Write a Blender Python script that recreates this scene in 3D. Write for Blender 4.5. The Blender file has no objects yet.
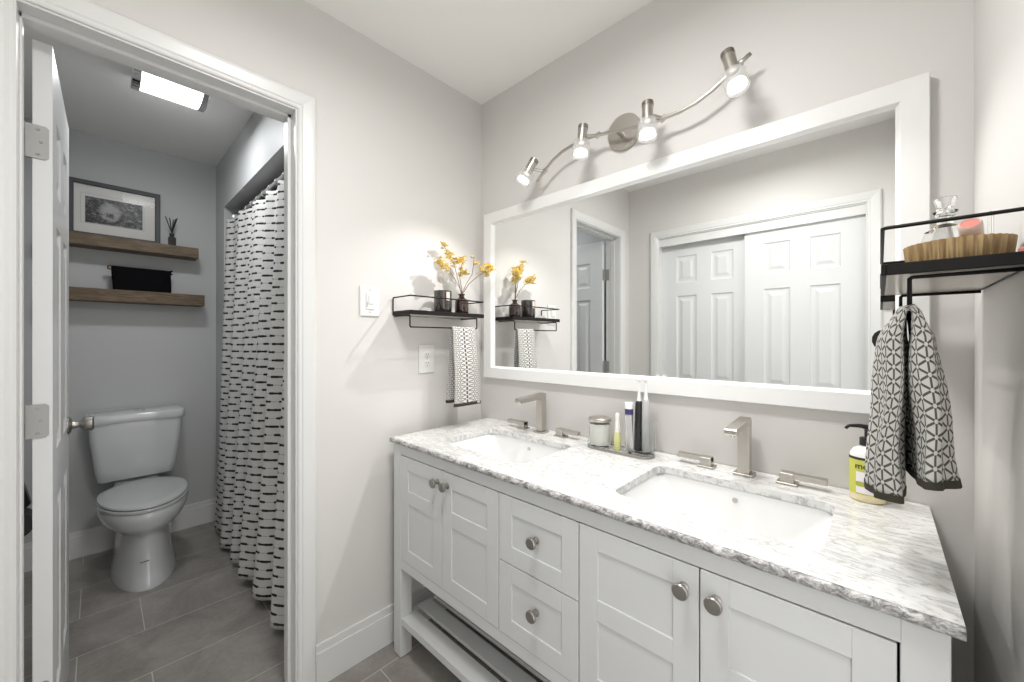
import bpy, bmesh, math, random
from mathutils import Vector, Matrix
random.seed(7)
PI = math.pi
sc = bpy.context.scene
col = sc.collection
# ------------------------------------------------------------------ camera, world, exposure
CAM = Vector((1.5172, -1.3795, 1.2807)); YAW = .7551
cd = bpy.data.cameras.new('camera'); cam = bpy.data.objects.new('camera', cd); col.objects.link(cam)
cam.location = CAM; cam.rotation_euler = (PI/2, 0, YAW)
cd.sensor_width = 36; cd.lens = 390.47/1024*36; cd.clip_start = .004
cd.shift_y = -1.3/1024
sc.camera = cam
FW = Vector((-math.sin(YAW), math.cos(YAW), 0)); RT = Vector((math.cos(YAW), math.sin(YAW), 0))
w = bpy.data.worlds.new('world'); sc.world = w; w.use_nodes = True
w.node_tree.nodes['Background'].inputs[0].default_value = (1, .985, .96, 1)
w.node_tree.nodes['Background'].inputs[1].default_value = 1.45       # even soft fill added through the unseen doorway
sc.view_settings.view_transform = 'Standard'; sc.view_settings.look = 'None'
sc.view_settings.gamma = 1; sc.view_settings.use_curve_mapping = False
sc.view_settings.exposure = 0.33
def area(name, loc, rot, size, power, color=(1, 1, 1), sy=None, shape=None):
    l = bpy.data.lights.new(name, 'AREA'); l.energy = power; l.color = color; l.size = size
    if shape: l.shape = shape
    if sy: l.shape = 'RECTANGLE'; l.size_y = sy
    o = bpy.data.objects.new(name, l); o.location = loc; o.rotation_euler = rot; col.objects.link(o); return o
FILL_W, WC_W, SPOT_W = 13.0, 4.8, 9.5
area('added_fill_light', (1.0, -.95, 2.40), (0, 0, 0), .30, FILL_W, (1, .985, .965), shape='DISK')  # added general fill under the made-up dome, out of view
area('closet_lamp_light', (-.902, -1.14, 2.415), (0, 0, 0), .12, WC_W, (.98, .99, 1), sy=.19)
# ------------------------------------------------------------------ node helpers
class V:                                     # a scalar socket with arithmetic
    def __init__(s, nt, sock): s.nt = nt; s.s = sock
    def m(s, op, b=None, c=None):
        n = s.nt.nodes.new('ShaderNodeMath'); n.operation = op
        s.nt.links.new(s.s, n.inputs[0])
        for i, x in ((1, b), (2, c)):
            if x is None: continue
            if isinstance(x, V): s.nt.links.new(x.s, n.inputs[i])
            else: n.inputs[i].default_value = x
        return V(s.nt, n.outputs[0])
    def __add__(s, b): return s.m('ADD', b)
    def __sub__(s, b): return s.m('SUBTRACT', b)
    def __mul__(s, b): return s.m('MULTIPLY', b)
    def __truediv__(s, b): return s.m('DIVIDE', b)
    def lt(s, b): return s.m('LESS_THAN', b)
    def gt(s, b): return s.m('GREATER_THAN', b)
    def fract(s): return s.m('FRACT')
    def floor(s): return s.m('FLOOR')
    def abs(s): return s.m('ABSOLUTE')
    def mx(s, b): return s.m('MAXIMUM', b)
def newmat(name, color=(.8, .8, .8), rough=.5, metal=0, **kw):
    m = bpy.data.materials.new(name); m.use_nodes = True
    b = m.node_tree.nodes['Principled BSDF']
    b.inputs['Base Color'].default_value = (*color, 1); b.inputs['Roughness'].default_value = rough
    b.inputs['Metallic'].default_value = metal
    for k, v in kw.items():
        b.inputs[k.replace('_', ' ')].default_value = v
    return m
def nt_of(m): return m.node_tree, m.node_tree.nodes['Principled BSDF']
def coords(nt, kind='Object'):
    tc = nt.nodes.new('ShaderNodeTexCoord'); sp = nt.nodes.new('ShaderNodeSeparateXYZ')
    nt.links.new(tc.outputs[kind], sp.inputs[0])
    return tc.outputs[kind], V(nt, sp.outputs[0]), V(nt, sp.outputs[1]), V(nt, sp.outputs[2])
def noise(nt, vec, scale, detail=4, rough=.5, mapping=None, distort=0):
    if mapping:
        mp = nt.nodes.new('ShaderNodeMapping'); mp.inputs['Scale'].default_value = mapping[0]
        if len(mapping) > 1: mp.inputs['Rotation'].default_value = mapping[1]
        nt.links.new(vec, mp.inputs[0]); vec = mp.outputs[0]
    n = nt.nodes.new('ShaderNodeTexNoise'); n.inputs['Scale'].default_value = scale
    n.inputs['Detail'].default_value = detail; n.inputs['Roughness'].default_value = rough
    n.inputs['Distortion'].default_value = distort
    nt.links.new(vec, n.inputs['Vector']); return V(nt, n.outputs[0])
def ramp(nt, v, stops):
    r = nt.nodes.new('ShaderNodeValToRGB'); e = r.color_ramp.elements
    while len(e) < len(stops): e.new(.5)
    for i, (p, c) in enumerate(stops): e[i].position = p; e[i].color = (*c, 1)
    nt.links.new(v.s, r.inputs[0]); return r.outputs[0]
def mixc(nt, f, a, b):
    n = nt.nodes.new('ShaderNodeMix'); n.data_type = 'RGBA'
    nt.links.new(f.s, n.inputs[0])
    for i, x in ((6, a), (7, b)):
        if isinstance(x, tuple): n.inputs[i].default_value = (*x, 1)
        else: nt.links.new(x, n.inputs[i])
    return n.outputs[2]
def bump(nt, b, v, strength, dist=.002):
    n = nt.nodes.new('ShaderNodeBump'); n.inputs['Strength'].default_value = strength; n.inputs['Distance'].default_value = dist
    nt.links.new(v.s, n.inputs['Height']); nt.links.new(n.outputs[0], b.inputs['Normal'])
M = {}
def paint(name, c, rough=.6, bs=.25):
    m = newmat(name, c, rough); nt, b = nt_of(m); v, *_ = coords(nt)
    bump(nt, b, noise(nt, v, 160, 2), bs, .0006); M[name] = m
paint('wall_paint', (.66, .645, .625), .55)
paint('closet_room_paint', (.51, .518, .52), .5)
paint('ceiling_paint', (.88, .87, .85), .8)
paint('trim_paint', (.70, .70, .69), .3, .03)
paint('cabinet_paint', (.62, .63, .625), .32, .03)
paint('door_paint', (.68, .69, .69), .3, .04)
paint('frame_white', (.78, .78, .77), .3, .02)
M['plate'] = newmat('white_plastic', (.76, .755, .74), .3)
M['porcelain'] = newmat('porcelain', (.74, .745, .74), .07, Coat_Weight=.4)
M['toilet'] = newmat('toilet_ceramic', (.66, .68, .69), .08, Coat_Weight=.5)
M['seat'] = newmat('toilet_seat_plastic', (.54, .55, .555), .2)
M['nickel'] = newmat('brushed_nickel', (.52, .49, .45), .30, 1)
M['dark_nickel'] = newmat('aged_nickel', (.36, .345, .32), .32, 1)
M['chrome'] = newmat('chrome', (.75, .75, .75), .08, 1)
M['hinge'] = newmat('satin_steel', (.36, .36, .35), .42, .45)
M['dark_roll'] = newmat('dark_roll', (.05, .05, .05), .8)
M['black'] = newmat('black_metal', (.006, .005, .0045), .5, Specular_IOR_Level=.25)
M['blackp'] = newmat('black_plastic', (.012, .012, .013), .35)
M['matte_black'] = newmat('black_fabric', (.004, .004, .005), .9, Specular_IOR_Level=.1)
M['mirror'] = newmat('mirror_silver', (.93, .945, .94), 0, 1)
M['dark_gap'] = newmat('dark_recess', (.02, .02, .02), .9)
M['white'] = newmat('white_gloss', (.85, .85, .84), .2)
M['grey'] = newmat('grey_plastic', (.42, .42, .42), .3)
M['rod_steel'] = newmat('rod_steel', (.62, .62, .62), .35, .5)
M['glass'] = newmat('clear_glass', (1, 1, 1), .01, Transmission_Weight=1, IOR=1.45)
M['thin_glass'] = newmat('thin_glass', (.97, .99, .98), .02, Transmission_Weight=1, IOR=1.15)
M['amber'] = newmat('dark_amber_glass', (.028, .012, .008), .08, Coat_Weight=.6)
M['smoke'] = newmat('smoked_glass', (.035, .028, .024), .06, Coat_Weight=.8)
M['wax'] = newmat('wax', (.86, .84, .80), .5)
M['wick'] = newmat('wick', (.05, .04, .03), .8)
M['stone'] = newmat('grey_stone', (.38, .37, .355), .5)
M['bamboo'] = newmat('twig', (.16, .09, .05), .7)
M['petal'] = newmat('yellow_petal', (.88, .68, .22), .6)
M['petal2'] = newmat('pale_petal', (.92, .80, .45), .6)
M['bud'] = newmat('brown_bud', (.35, .20, .06), .7)
M['pink'] = newmat('pink_wax', (.62, .22, .18), .5)
M['blush'] = newmat('blush_jar', (.72, .56, .50), .3)
M['yellow'] = newmat('yellow_label', (.56, .57, .10), .45)
M['green'] = newmat('green_label', (.36, .42, .05), .4)
M['soap'] = newmat('soap_liquid', (.78, .68, .42), .1, Coat_Weight=.5)
M['label'] = newmat('label_white', (.80, .76, .78), .5)
M['ink'] = newmat('ink', (.03, .03, .03), .6)
M['purple'] = newmat('purple_label', (.05, .04, .14), .4)
M['silver'] = newmat('silver_tube', (.60, .58, .60), .25, .7)
M['greenish'] = newmat('yellow_liquid', (.66, .66, .30), .15)
def emis(name, c, s):
    m = newmat(name, c, .3); b = m.node_tree.nodes['Principled BSDF']
    b.inputs['Emission Color'].default_value = (*c, 1); b.inputs['Emission Strength'].default_value = s; M[name] = m
emis('bulb_face', (1, .98, .95), 2.2)
m = bpy.data.materials.new('frosted_shade'); m.use_nodes = True; nt = m.node_tree; b = nt.nodes['Principled BSDF']
b.inputs['Base Color'].default_value = (.9, .9, .9, 1); b.inputs['Roughness'].default_value = .25; b.inputs['Emission Color'].default_value = (1, .98, .95, 1); b.inputs['Emission Strength'].default_value = .06
tr = nt.nodes.new('ShaderNodeBsdfTransparent'); mxs = nt.nodes.new('ShaderNodeMixShader'); mxs.inputs[0].default_value = .34
nt.links.new(tr.outputs[0], mxs.inputs[1]); nt.links.new(b.outputs[0], mxs.inputs[2]); nt.links.new(mxs.outputs[0], nt.nodes['Material Output'].inputs[0]); M['frosted_shade'] = m; b.inputs['Base Color'].default_value = (.5, .5, .49, 1)
emis('closet_diffuser', (.95, .98, 1), 5.0)
emis('added_dome_glow', (1, .97, .92), 3.0)  # glow of the added main-room dome
# marble
m = newmat('marble', rough=.12, Coat_Weight=.2); nt, b = nt_of(m); vec, X, Y, Z = coords(nt)
warp = noise(nt, vec, 5, 4, .6)
n1 = noise(nt, vec, 9, 9, .62, ((1, 3.2, 1), (0, 0, .55)), 1.2)
n2 = noise(nt, vec, 30, 8, .65, ((1, 2.6, 1), (0, 0, .6)), .8)
vein = ((n1 - .5).abs() * 7).m('MINIMUM', 1)
vein2 = ((n2 - .5).abs() * 6).m('MINIMUM', 1)
vv = vein * .55 + vein2 * .45
c = ramp(nt, vv, [(0, (.38, .38, .38)), (.16, (.55, .55, .545)), (.36, (.69, .686, .677)), (1, (.75, .745, .735))])
nt.links.new(c, b.inputs['Base Color']); M['marble'] = m
m = newmat('marble_edge', rough=.35); nt, b = nt_of(m); vec, X, Y, Z = coords(nt)
n1 = noise(nt, vec, 52, 6, .8, ((1, 1, 1.5),), .8)
c = ramp(nt, n1, [(.37, (.10, .10, .10)), (.48, (.30, .295, .29)), (.60, (.62, .61, .60))])
nt.links.new(c, b.inputs['Base Color']); bump(nt, b, n1, .6, .003); M['marble_edge'] = m
# tiles
m = newmat('floor_tile', rough=.42); nt, b = nt_of(m); vec, X, Y, Z = coords(nt)
S = (X + (.21 + .315*20)) / .315
row = S.floor(); fx = S.fract()
T = (Y + 1.235 + 6.1 - .2*17) / .61 - (row * (.2/.61)) * 1.0
T = ((Y + (1.235 + 6.1)) - ((row - 17).abs() * .5).fract() * -.4) / .61
fy = T.fract()
gx = ((fx - .5).abs()).gt(.5 - .0045); gy = ((fy - .5).abs()).gt(.5 - .0026)
g = gx.mx(gy)
cell = row * 7.13 + T.floor() * 3.71
wn = nt.nodes.new('ShaderNodeTexWhiteNoise'); wn.noise_dimensions = '1D'; nt.links.new(cell.s, wn.inputs['W'])
n1 = noise(nt, vec, 5, 8, .62, ((1, 1.0, 1),), .5) * .75 + noise(nt, vec, 60, 4, .6) * .18 + V(nt, wn.outputs[0]) * .07
c = ramp(nt, n1, [(.32, (.195, .180, .166)), (.5, (.285, .266, .247)), (.68, (.38, .357, .335))])
c = mixc(nt, g, c, (.56, .53, .50))
nt.links.new(c, b.inputs['Base Color']); bump(nt, b, (g * -1.0) + n1 * .2, .35, .0015); M['tile'] = m
# brown shelf wood
m = newmat('shelf_wood', rough=.55); nt, b = nt_of(m); vec, X, Y, Z = coords(nt)
n1 = noise(nt, vec, 6, 8, .6, ((9, 1.2, 9),), 1.2); n2 = noise(nt, vec, 60, 3, .5, ((4, .5, 4),))
c = ramp(nt, n1 * .7 + n2 * .3, [(.3, (.055, .035, .02)), (.5, (.125, .085, .047)), (.7, (.225, .16, .09))])
nt.links.new(c, b.inputs['Base Color']); bump(nt, b, n2, .3, .001); M['wood'] = m
# towel cloth: a triangular lattice of dark dashes
def towel_mat(name, cell, lw, light, dark):
    m = newmat(name, rough=.95); nt, b = nt_of(m); vec, X, Y, Z = coords(nt, 'UV')
    x = X / cell; y = Y / cell; tot = None
    for k in range(3):
        a = k*PI/3
        A = x*math.cos(a) + y*math.sin(a); B = y*math.cos(a) - x*math.sin(a)
        mi = (A + .5).floor()
        line = (A - mi).abs().lt(lw)
        dash = (((B / 1.1547) + mi * .5).fract() - .5).abs().lt(.36)
        t = line * dash
        tot = t if tot is None else tot.mx(t)
    nz = noise(nt, vec, 900, 2)
    c = mixc(nt, tot, light, dark); c = mixc(nt, nz * .35, c, (.30, .29, .27))
    nt.links.new(c, b.inputs['Base Color']); bump(nt, b, nz * .6 - tot, .8, .002); M[name] = m
towel_mat('towel_cloth', .0165, .09, (.74, .73, .70), (.06, .055, .05))
towel_mat('bold_towel_cloth', .0205, .095, (.58, .57, .54), (.04, .036, .03))
M['towel_hem'] = newmat('towel_hem', (.035, .032, .02), .95)
# shower curtain cloth
m = newmat('curtain_cloth', rough=.9); nt, b = nt_of(m); vec, X, Y, Z = coords(nt, 'UV')
ry = Y / .040; r = ry.floor(); fy = (ry.fract() - .5).abs()
cx = (X / .080) + r * .5 + (r * 12.99).m('SINE') * .08; fx = (cx.fract() - .5).abs()
dash = fy.lt(.12) * fx.lt(.33); thick = fy.lt(.15) * (((X / .040) + r * .37).fract() - .5).abs().lt(.30) * fx.lt(.30)
thin = fy.lt(.035)
d = (dash.mx(thick)).mx(thin * .55)
nz = noise(nt, vec, 500, 2)
c = mixc(nt, d, (.66, .655, .64), (.018, .018, .02))
nt.links.new(c, b.inputs['Base Color']); bump(nt, b, fy * .6 + nz * .3, .5, .003); M['curtain'] = m
# framed photograph, black and white: an animal portrait in front of foliage
m = newmat('photo_print', rough=.3); nt, b = nt_of(m); vec, X, Y, Z = coords(nt, 'UV')
n1 = noise(nt, vec, 9, 8, .7, None, .8); n2 = noise(nt, vec, 30, 5, .6, ((1, .35, 1),), 2)
r1 = (((X - .42) * 4.2).m('POWER', 2) + ((Y - .50) * 2.3).m('POWER', 2)).m('SQRT')
r2 = (((X - .42) * 9).m('POWER', 2) + ((Y - .42) * 5.5).m('POWER', 2)).m('SQRT')
face = (r1 * -1 + 1).mx(0) * .35 ; muzz = (r2 * -1 + 1).mx(0) * -.35
ring = ((r1 - .95).abs().lt(.10)) * -.03
c = ramp(nt, n1 * .6 + n2 * .45 + face + muzz + ring, [(.43, (.005, .005, .005)), (.53, (.05, .05, .05)), (.68, (.50, .50, .50))])
nt.links.new(c, b.inputs['Base Color']); M['photo'] = m
# ribbed gold dish
m = newmat('gold_ribbed', rough=.35); nt, b = nt_of(m); vec, X, Y, Z = coords(nt)
n1 = noise(nt, vec, 90, 3, .5, ((1, 1, .1),))
c = ramp(nt, n1, [(.35, (.30, .19, .08)), (.6, (.50, .36, .18))]); nt.links.new(c, b.inputs['Base Color']); M['gold'] = m
m = newmat('knurled', (.22, .20, .18), .35, 1); M['knurled'] = m

# ------------------------------------------------------------------ mesh helpers
def wloc(o):
    v = Vector((0, 0, 0))
    while o is not None: v += o.location; o = o.parent
    return v
class MB:
    def __init__(s): s.bm = bmesh.new(); s.uv = None
    def box(s, x0, x1, y0, y1, z0, z1, bev=0, seg=2, mat=None):
        r = bmesh.ops.create_cube(s.bm, size=1); vs = r['verts']
        for v in vs: v.co = Vector(((x0+x1)/2 + v.co.x*(x1-x0), (y0+y1)/2 + v.co.y*(y1-y0), (z0+z1)/2 + v.co.z*(z1-z0)))
        if bev:
            es = list({e for v in vs for e in v.link_edges})
            r2 = bmesh.ops.bevel(s.bm, geom=es, offset=bev, segments=seg, affect='EDGES', profile=.5)
            vs = list({v for f in r2['faces'] for v in f.verts} | {v for v in vs if v.is_valid})
        if mat is not None:
            for v in vs: v.co = mat @ v.co
        return s
    def rings(s, rs, cap0=True, cap1=True, close=True):
        vv = [[s.bm.verts.new(p) for p in r] for r in rs]; n = len(vv[0])
        for a, b in zip(vv, vv[1:]):
            for i in range(n if close else n-1):
                j = (i+1) % n
                try: s.bm.faces.new((a[i], a[j], b[j], b[i]))
                except ValueError: pass
        if cap0: s.bm.faces.new(list(reversed(vv[0])))
        if cap1: s.bm.faces.new(vv[-1])
        return s
    def lathe(s, prof, c=(0, 0, 0), seg=32, axis=(0, 0, 1), cap0=True, cap1=True):
        q = Vector((0, 0, 1)).rotation_difference(Vector(axis).normalized()); c = Vector(c)
        rs = [[c + q @ Vector((r*math.cos(2*PI*i/seg), r*math.sin(2*PI*i/seg), h)) for i in range(seg)] for r, h in prof]
        return s.rings(rs, cap0, cap1)
    def cyl(s, a, b, r, r2=None, seg=24):
        a = Vector(a); b = Vector(b); L = (b-a).length
        return s.lathe([(r, 0), (r if r2 is None else r2, L)], a, seg, b-a)
    def tube(s, pts, r, seg=10):
        pts = [Vector(p) for p in pts]; rs = []
        t0 = (pts[1]-pts[0]).normalized(); up = Vector((0, 0, 1)) if abs(t0.z) < .9 else Vector((1, 0, 0))
        n = t0.cross(up).normalized()
        for i, p in enumerate(pts):
            if i == 0: t = pts[1]-p
            elif i == len(pts)-1: t = p-pts[i-1]
            else: t = (pts[i+1]-p).normalized() + (p-pts[i-1]).normalized()
            t.normalize(); n = (n - t*n.dot(t)).normalized(); bb = t.cross(n)
            rr = r[i] if isinstance(r, (list, tuple)) else r
            rs.append([p + (n*math.cos(2*PI*k/seg) + bb*math.sin(2*PI*k/seg))*rr for k in range(seg)])
        return s.rings(rs)
    def sphere(s, c, r, sx=1, sy=1, sz=1, seg=16):
        res = bmesh.ops.create_uvsphere(s.bm, u_segments=seg, v_segments=max(6, seg//2), radius=r)
        for v in res['verts']: v.co = Vector((c[0]+v.co.x*sx, c[1]+v.co.y*sy, c[2]+v.co.z*sz))
        return s
    def grid(s, nu, nv, f, uvf=None, closeu=False):
        vs = [[s.bm.verts.new(f(i/nu, j/nv)) for i in range(nu + (0 if closeu else 1))] for j in range(nv+1)]
        if s.uv is None: s.uv = s.bm.loops.layers.uv.new('UVMap')
        for j in range(nv):
            for i in range(nu):
                i2 = (i+1) % nu if closeu else i+1
                fa = s.bm.faces.new((vs[j][i], vs[j][i2], vs[j+1][i2], vs[j+1][i]))
                if uvf:
                    for lp, (a, b_) in zip(fa.loops, ((i, j), (i+1, j), (i+1, j+1), (i, j+1))): lp[s.uv].uv = uvf(a/nu, b_/nv)
        return s
    def poly(s, pts, d):                       # prism from polygon pts extruded by vector d
        a = [s.bm.verts.new(Vector(p)) for p in pts]; b = [s.bm.verts.new(Vector(p)+Vector(d)) for p in pts]
        n = len(a); s.bm.faces.new(list(reversed(a))); s.bm.faces.new(b)
        for i in range(n): s.bm.faces.new((a[i], a[(i+1) % n], b[(i+1) % n], b[i]))
        return s
    def build(s, name, mat, parent=None, smooth=False, bevel=0, solid=0, flip=True):
        if flip: bmesh.ops.recalc_face_normals(s.bm, faces=s.bm.faces)
        off = wloc(parent)
        for v in s.bm.verts: v.co -= off
        me = bpy.data.meshes.new(name); s.bm.to_mesh(me); s.bm.free()
        if smooth:
            for p in me.polygons: p.use_smooth = True
            if smooth == 'auto': me.set_sharp_from_angle(angle=math.radians(38))
        o = bpy.data.objects.new(name, me); col.objects.link(o)
        me.materials.append(M[mat] if isinstance(mat, str) else mat)
        if parent: o.parent = parent
        if solid:
            md = o.modifiers.new('solid', 'SOLIDIFY'); md.thickness = solid; md.offset = 0
        if bevel:
            md = o.modifiers.new('bevel', 'BEVEL'); md.width = bevel; md.segments = 2; md.limit_method = 'ANGLE'
        return o
def tag(o, label=None, cat=None, group=None, kind=None):
    if label: o['label'] = label
    if cat: o['category'] = cat
    if group: o['group'] = group
    if kind: o['kind'] = kind
    return o
def thing(name, loc, label, cat, group=None):
    o = bpy.data.objects.new(name, None); o.location = loc; o.empty_display_size = .05; col.objects.link(o)
    return tag(o, label, cat, group)
def struct(o): o['kind'] = 'structure'; return o
def copy_tree(o, parent=None):
    c = o.copy(); col.objects.link(c)
    if parent: c.parent = parent
    for ch in list(o.children): copy_tree(ch, c)
    return c
def rrect(cx, cy, hx, hy, r, z, n=6):
    out = []
    for k, (sx, sy) in enumerate(((1, 1), (-1, 1), (-1, -1), (1, -1))):
        for i in range(n+1):
            a = k*PI/2 + i/n*PI/2
            out.append(Vector((cx + sx*(hx-r) + r*math.cos(a), cy + sy*(hy-r) + r*math.sin(a), z)))
    return out
H = 2.51; XR = 1.675; YO = -1.67; XW = -1.92; YT = -.80; YW = -1.70
JR, JL = -.895, -1.513          # door opening
DZ = 2.100
# ------------------------------------------------------------------ room shell
struct(MB().box(-2.04, 1.80, -2.4, .12, -.10, 0).build('floor', 'tile'))
struct(MB().box(-2.04, 1.80, -2.4, .12, H, H+.1).build('ceiling', 'ceiling_paint'))
struct(MB().box(-.12, 1.80, 0, .12, 0, H).build('wall_back', 'wall_paint'))
# the wall with the doorway: two skins so each room has its own paint
def skin(x0, x1, name, mat):
    m = MB(); m.box(x0, x1, JR+.012, 0, 0, H); m.box(x0, x1, JL-.012, JR+.012, DZ+.012, H); m.box(x0, x1, YO-.03, JL-.012, 0, H)
    return struct(m.build(name, mat))
skin(-.06, 0, 'wall_left', 'wall_paint')
skin(-.12, -.06, 'wall_left_rear_skin', 'closet_room_paint').name = 'wall_left'
# opposite wall with closet recess
CX0, CX1, CZ = .255, 1.460, 2.065
m = MB(); m.box(0, CX0-.012, YO-.12, YO, 0, H); m.box(CX1+.012, 1.80, YO-.12, YO, 0, H); m.box(CX0-.012, CX1+.012, YO-.12, YO, CZ+.012, H)
m.box(0, 1.8, -2.4, -2.34, 0, H); m.box(-.03, 0, -2.4, YO-.12, 0, H)
struct(m.build('wall_front', 'wall_paint'))
# right wall; unseen doorway near the camera, opened to let background light in
m = MB(); m.box(XR, 1.80, -.66, .0, 0, H); m.box(XR, 1.80, -1.60, -.66, 2.05, H); m.box(XR, 1.80, YO, -1.60, 0, H); m.box(XR, 1.80, -2.34, YO-.12, 0, H)
struct(m.build('wall_right', 'wall_paint'))
# toilet room
struct(MB().box(-2.04, XW, YW-.1, .12, 0, H).build('wall_rear', 'closet_room_paint'))
struct(MB().box(XW, -.12, YW-.1, YW, 0, H).build('wall_side', 'closet_room_paint'))
m = MB(); m.box(XW, -.12, YT, -.02, 2.165, H); m.box(XW, -1.665, YT, -.02, 0, 2.165)
m.box(-1.665, -.12, -.05, -.02, 0, 2.165); m.box(-.16, -.12, YT, -.05, 0, 2.165)
struct(m.build('wall_alcove', 'closet_room_paint'))
# baseboards
def base(name, pts):
    m = MB()
    for (x0, x1, y0, y1, ax, d) in pts:
        m.box(x0, x1, y0, y1, 0, .128, .002, 1)
        if ax == 'x': m.box(min(x0, x0 if d > 0 else x0), x1, y0, y1, .12, .12)
    return m
def baseboard(name, x0, x1, y0, y1, side, h=.155):
    m = MB(); m.box(x0, x1, y0, y1, 0, h-.03, .001, 1)
    k = .005
    a, b, c2, d = x0, x1, y0, y1
    if side == '+x': b -= k
    if side == '-x': a += k
    if side == '+y': d -= k
    if side == '-y': c2 += k
    m.box(a, b, c2, d, h-.031, h, .0025, 2)
    return struct(m.build(name, 'trim_paint'))
baseboard('baseboard_left', 0, .016, JR+.066, 0, '+x')
baseboard('baseboard_right', XR-.016, XR, -.60, 0, '-x')
baseboard('baseboard_back', .016, XR-.016, -.016, 0, '-y')
baseboard('baseboard_rear', XW, XW+.016, YW, YT, '+x')
baseboard('baseboard_side', XW+.016, -.12, YW, YW+.016, '+y')
baseboard('baseboard_front', 0, CX0-.07, YO, YO+.016, '+y')
# casings: profiled board swept around an opening in a wall plane
def casing(name, axis, plane, outward, a0, a1, ztop, wd=.060, th=.018, revealed=.006):
    prof = [(0, 0), (0, .008), (.004, .011), (.012, .011), (.016, .014), (.030, .016), (.046, .018), (.055, .018), (wd, .013), (wd, 0)]
    m = MB(); rs = []
    lo, hi = min(a0, a1) - revealed, max(a0, a1) + revealed; zt = ztop + revealed
    for (A, Z, sa, sz) in ((lo, 0, -1, 0), (lo, zt, -1, 1), (hi, zt, 1, 1), (hi, 0, 1, 0)):
        r = []
        for (u, t) in prof:
            aa = A + sa*u; zz = Z + sz*u; pp = plane + outward*t
            r.append(Vector((pp, aa, zz)) if axis == 'x' else Vector((aa, pp, zz)))
        rs.append(r)
    m.rings(rs); return struct(m.build(name, 'trim_paint'))
casing('trim_1', 'x', 0, 1, JL, JR, DZ)
casing('trim_2', 'y', YO, 1, CX0, CX1, CZ)
# door jamb with stop
m = MB()
for y0, y1 in ((JR, JR+.012), (JL-.012, JL)): m.box(-.122, .002, y0, y1, 0, DZ)
m.box(-.122, .002, JL-.012, JR+.012, DZ, DZ+.012)
m.box(-.080, -.045, JR-.011, JR, 0, DZ, .001, 1); m.box(-.080, -.045, JL, JL+.005, 0, DZ, .001, 1); m.box(-.080, -.045, JL, JR, DZ-.011, DZ, .001, 1)
struct(m.build('trim_3', 'trim_paint'))
# strike plate on the right jamb
# closet jamb, head track fascia
m = MB(); m.box(CX0-.012, CX0, YO-.12, YO+.002, 0, CZ); m.box(CX1, CX1+.012, YO-.12, YO+.002, 0, CZ); m.box(CX0-.012, CX1+.012, YO-.12, YO+.002, CZ, CZ+.012)
m.box(CX0, CX1, YO-.022, YO-.006, CZ-.058, CZ)
struct(m.build('trim_4', 'trim_paint'))

def door_slab(name, parent, w, h, t, mat='door_paint', both=True):
    """six panel slab: local x = width (0..w), y = thickness (0..t), z = height"""
    st, mid = .11*w/.61, .10*w/.61
    pw = (w - 2*st - mid)/2
    cols = [(st, st+pw), (st+pw+mid, w-st)]
    rows = [(.22, .80), (.95, 1.60), (1.70, 1.905)]
    m = MB()
    def face(y, sgn):
        xs = sorted({0, w} | {x for c in cols for x in c}); zs = sorted({0, h} | {z for r in rows for z in r})
        for i in range(len(xs)-1):
            for j in range(len(zs)-1):
                x0, x1, z0, z1 = xs[i], xs[i+1], zs[j], zs[j+1]
                if (x0, x1) in cols and (z0, z1) in rows:
                    prev = None; loops = []
                    for ins, dep in ((0, 0), (.006, .0065), (.012, .008), (.026, .008), (.044, .002), (.048, .0015)):
                        loops.append([Vector((x, y - sgn*dep, z)) for x, z in ((x0+ins, z0+ins), (x1-ins, z0+ins), (x1-ins, z1-ins), (x0+ins, z1-ins))])
                    m.rings(loops, cap0=False)
                else:
                    m.bm.faces.new([m.bm.verts.new((x, y, z)) for x, z in ((x0, z0), (x1, z0), (x1, z1), (x0, z1))])
    face(t, 1); face(0, -1)
    for q in (((0, 0, 0), (0, t, 0), (0, t, h), (0, 0, h)), ((w, 0, 0), (w, t, 0), (w, t, h), (w, 0, h)),
              ((0, 0, h), (w, 0, h), (w, t, h), (0, t, h)), ((0, 0, 0), (w, 0, 0), (w, t, 0), (0, t, 0))):
        m.bm.faces.new([m.bm.verts.new(p) for p in q])
    bmesh.ops.remove_doubles(m.bm, verts=m.bm.verts, dist=1e-5)
    return m
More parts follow.
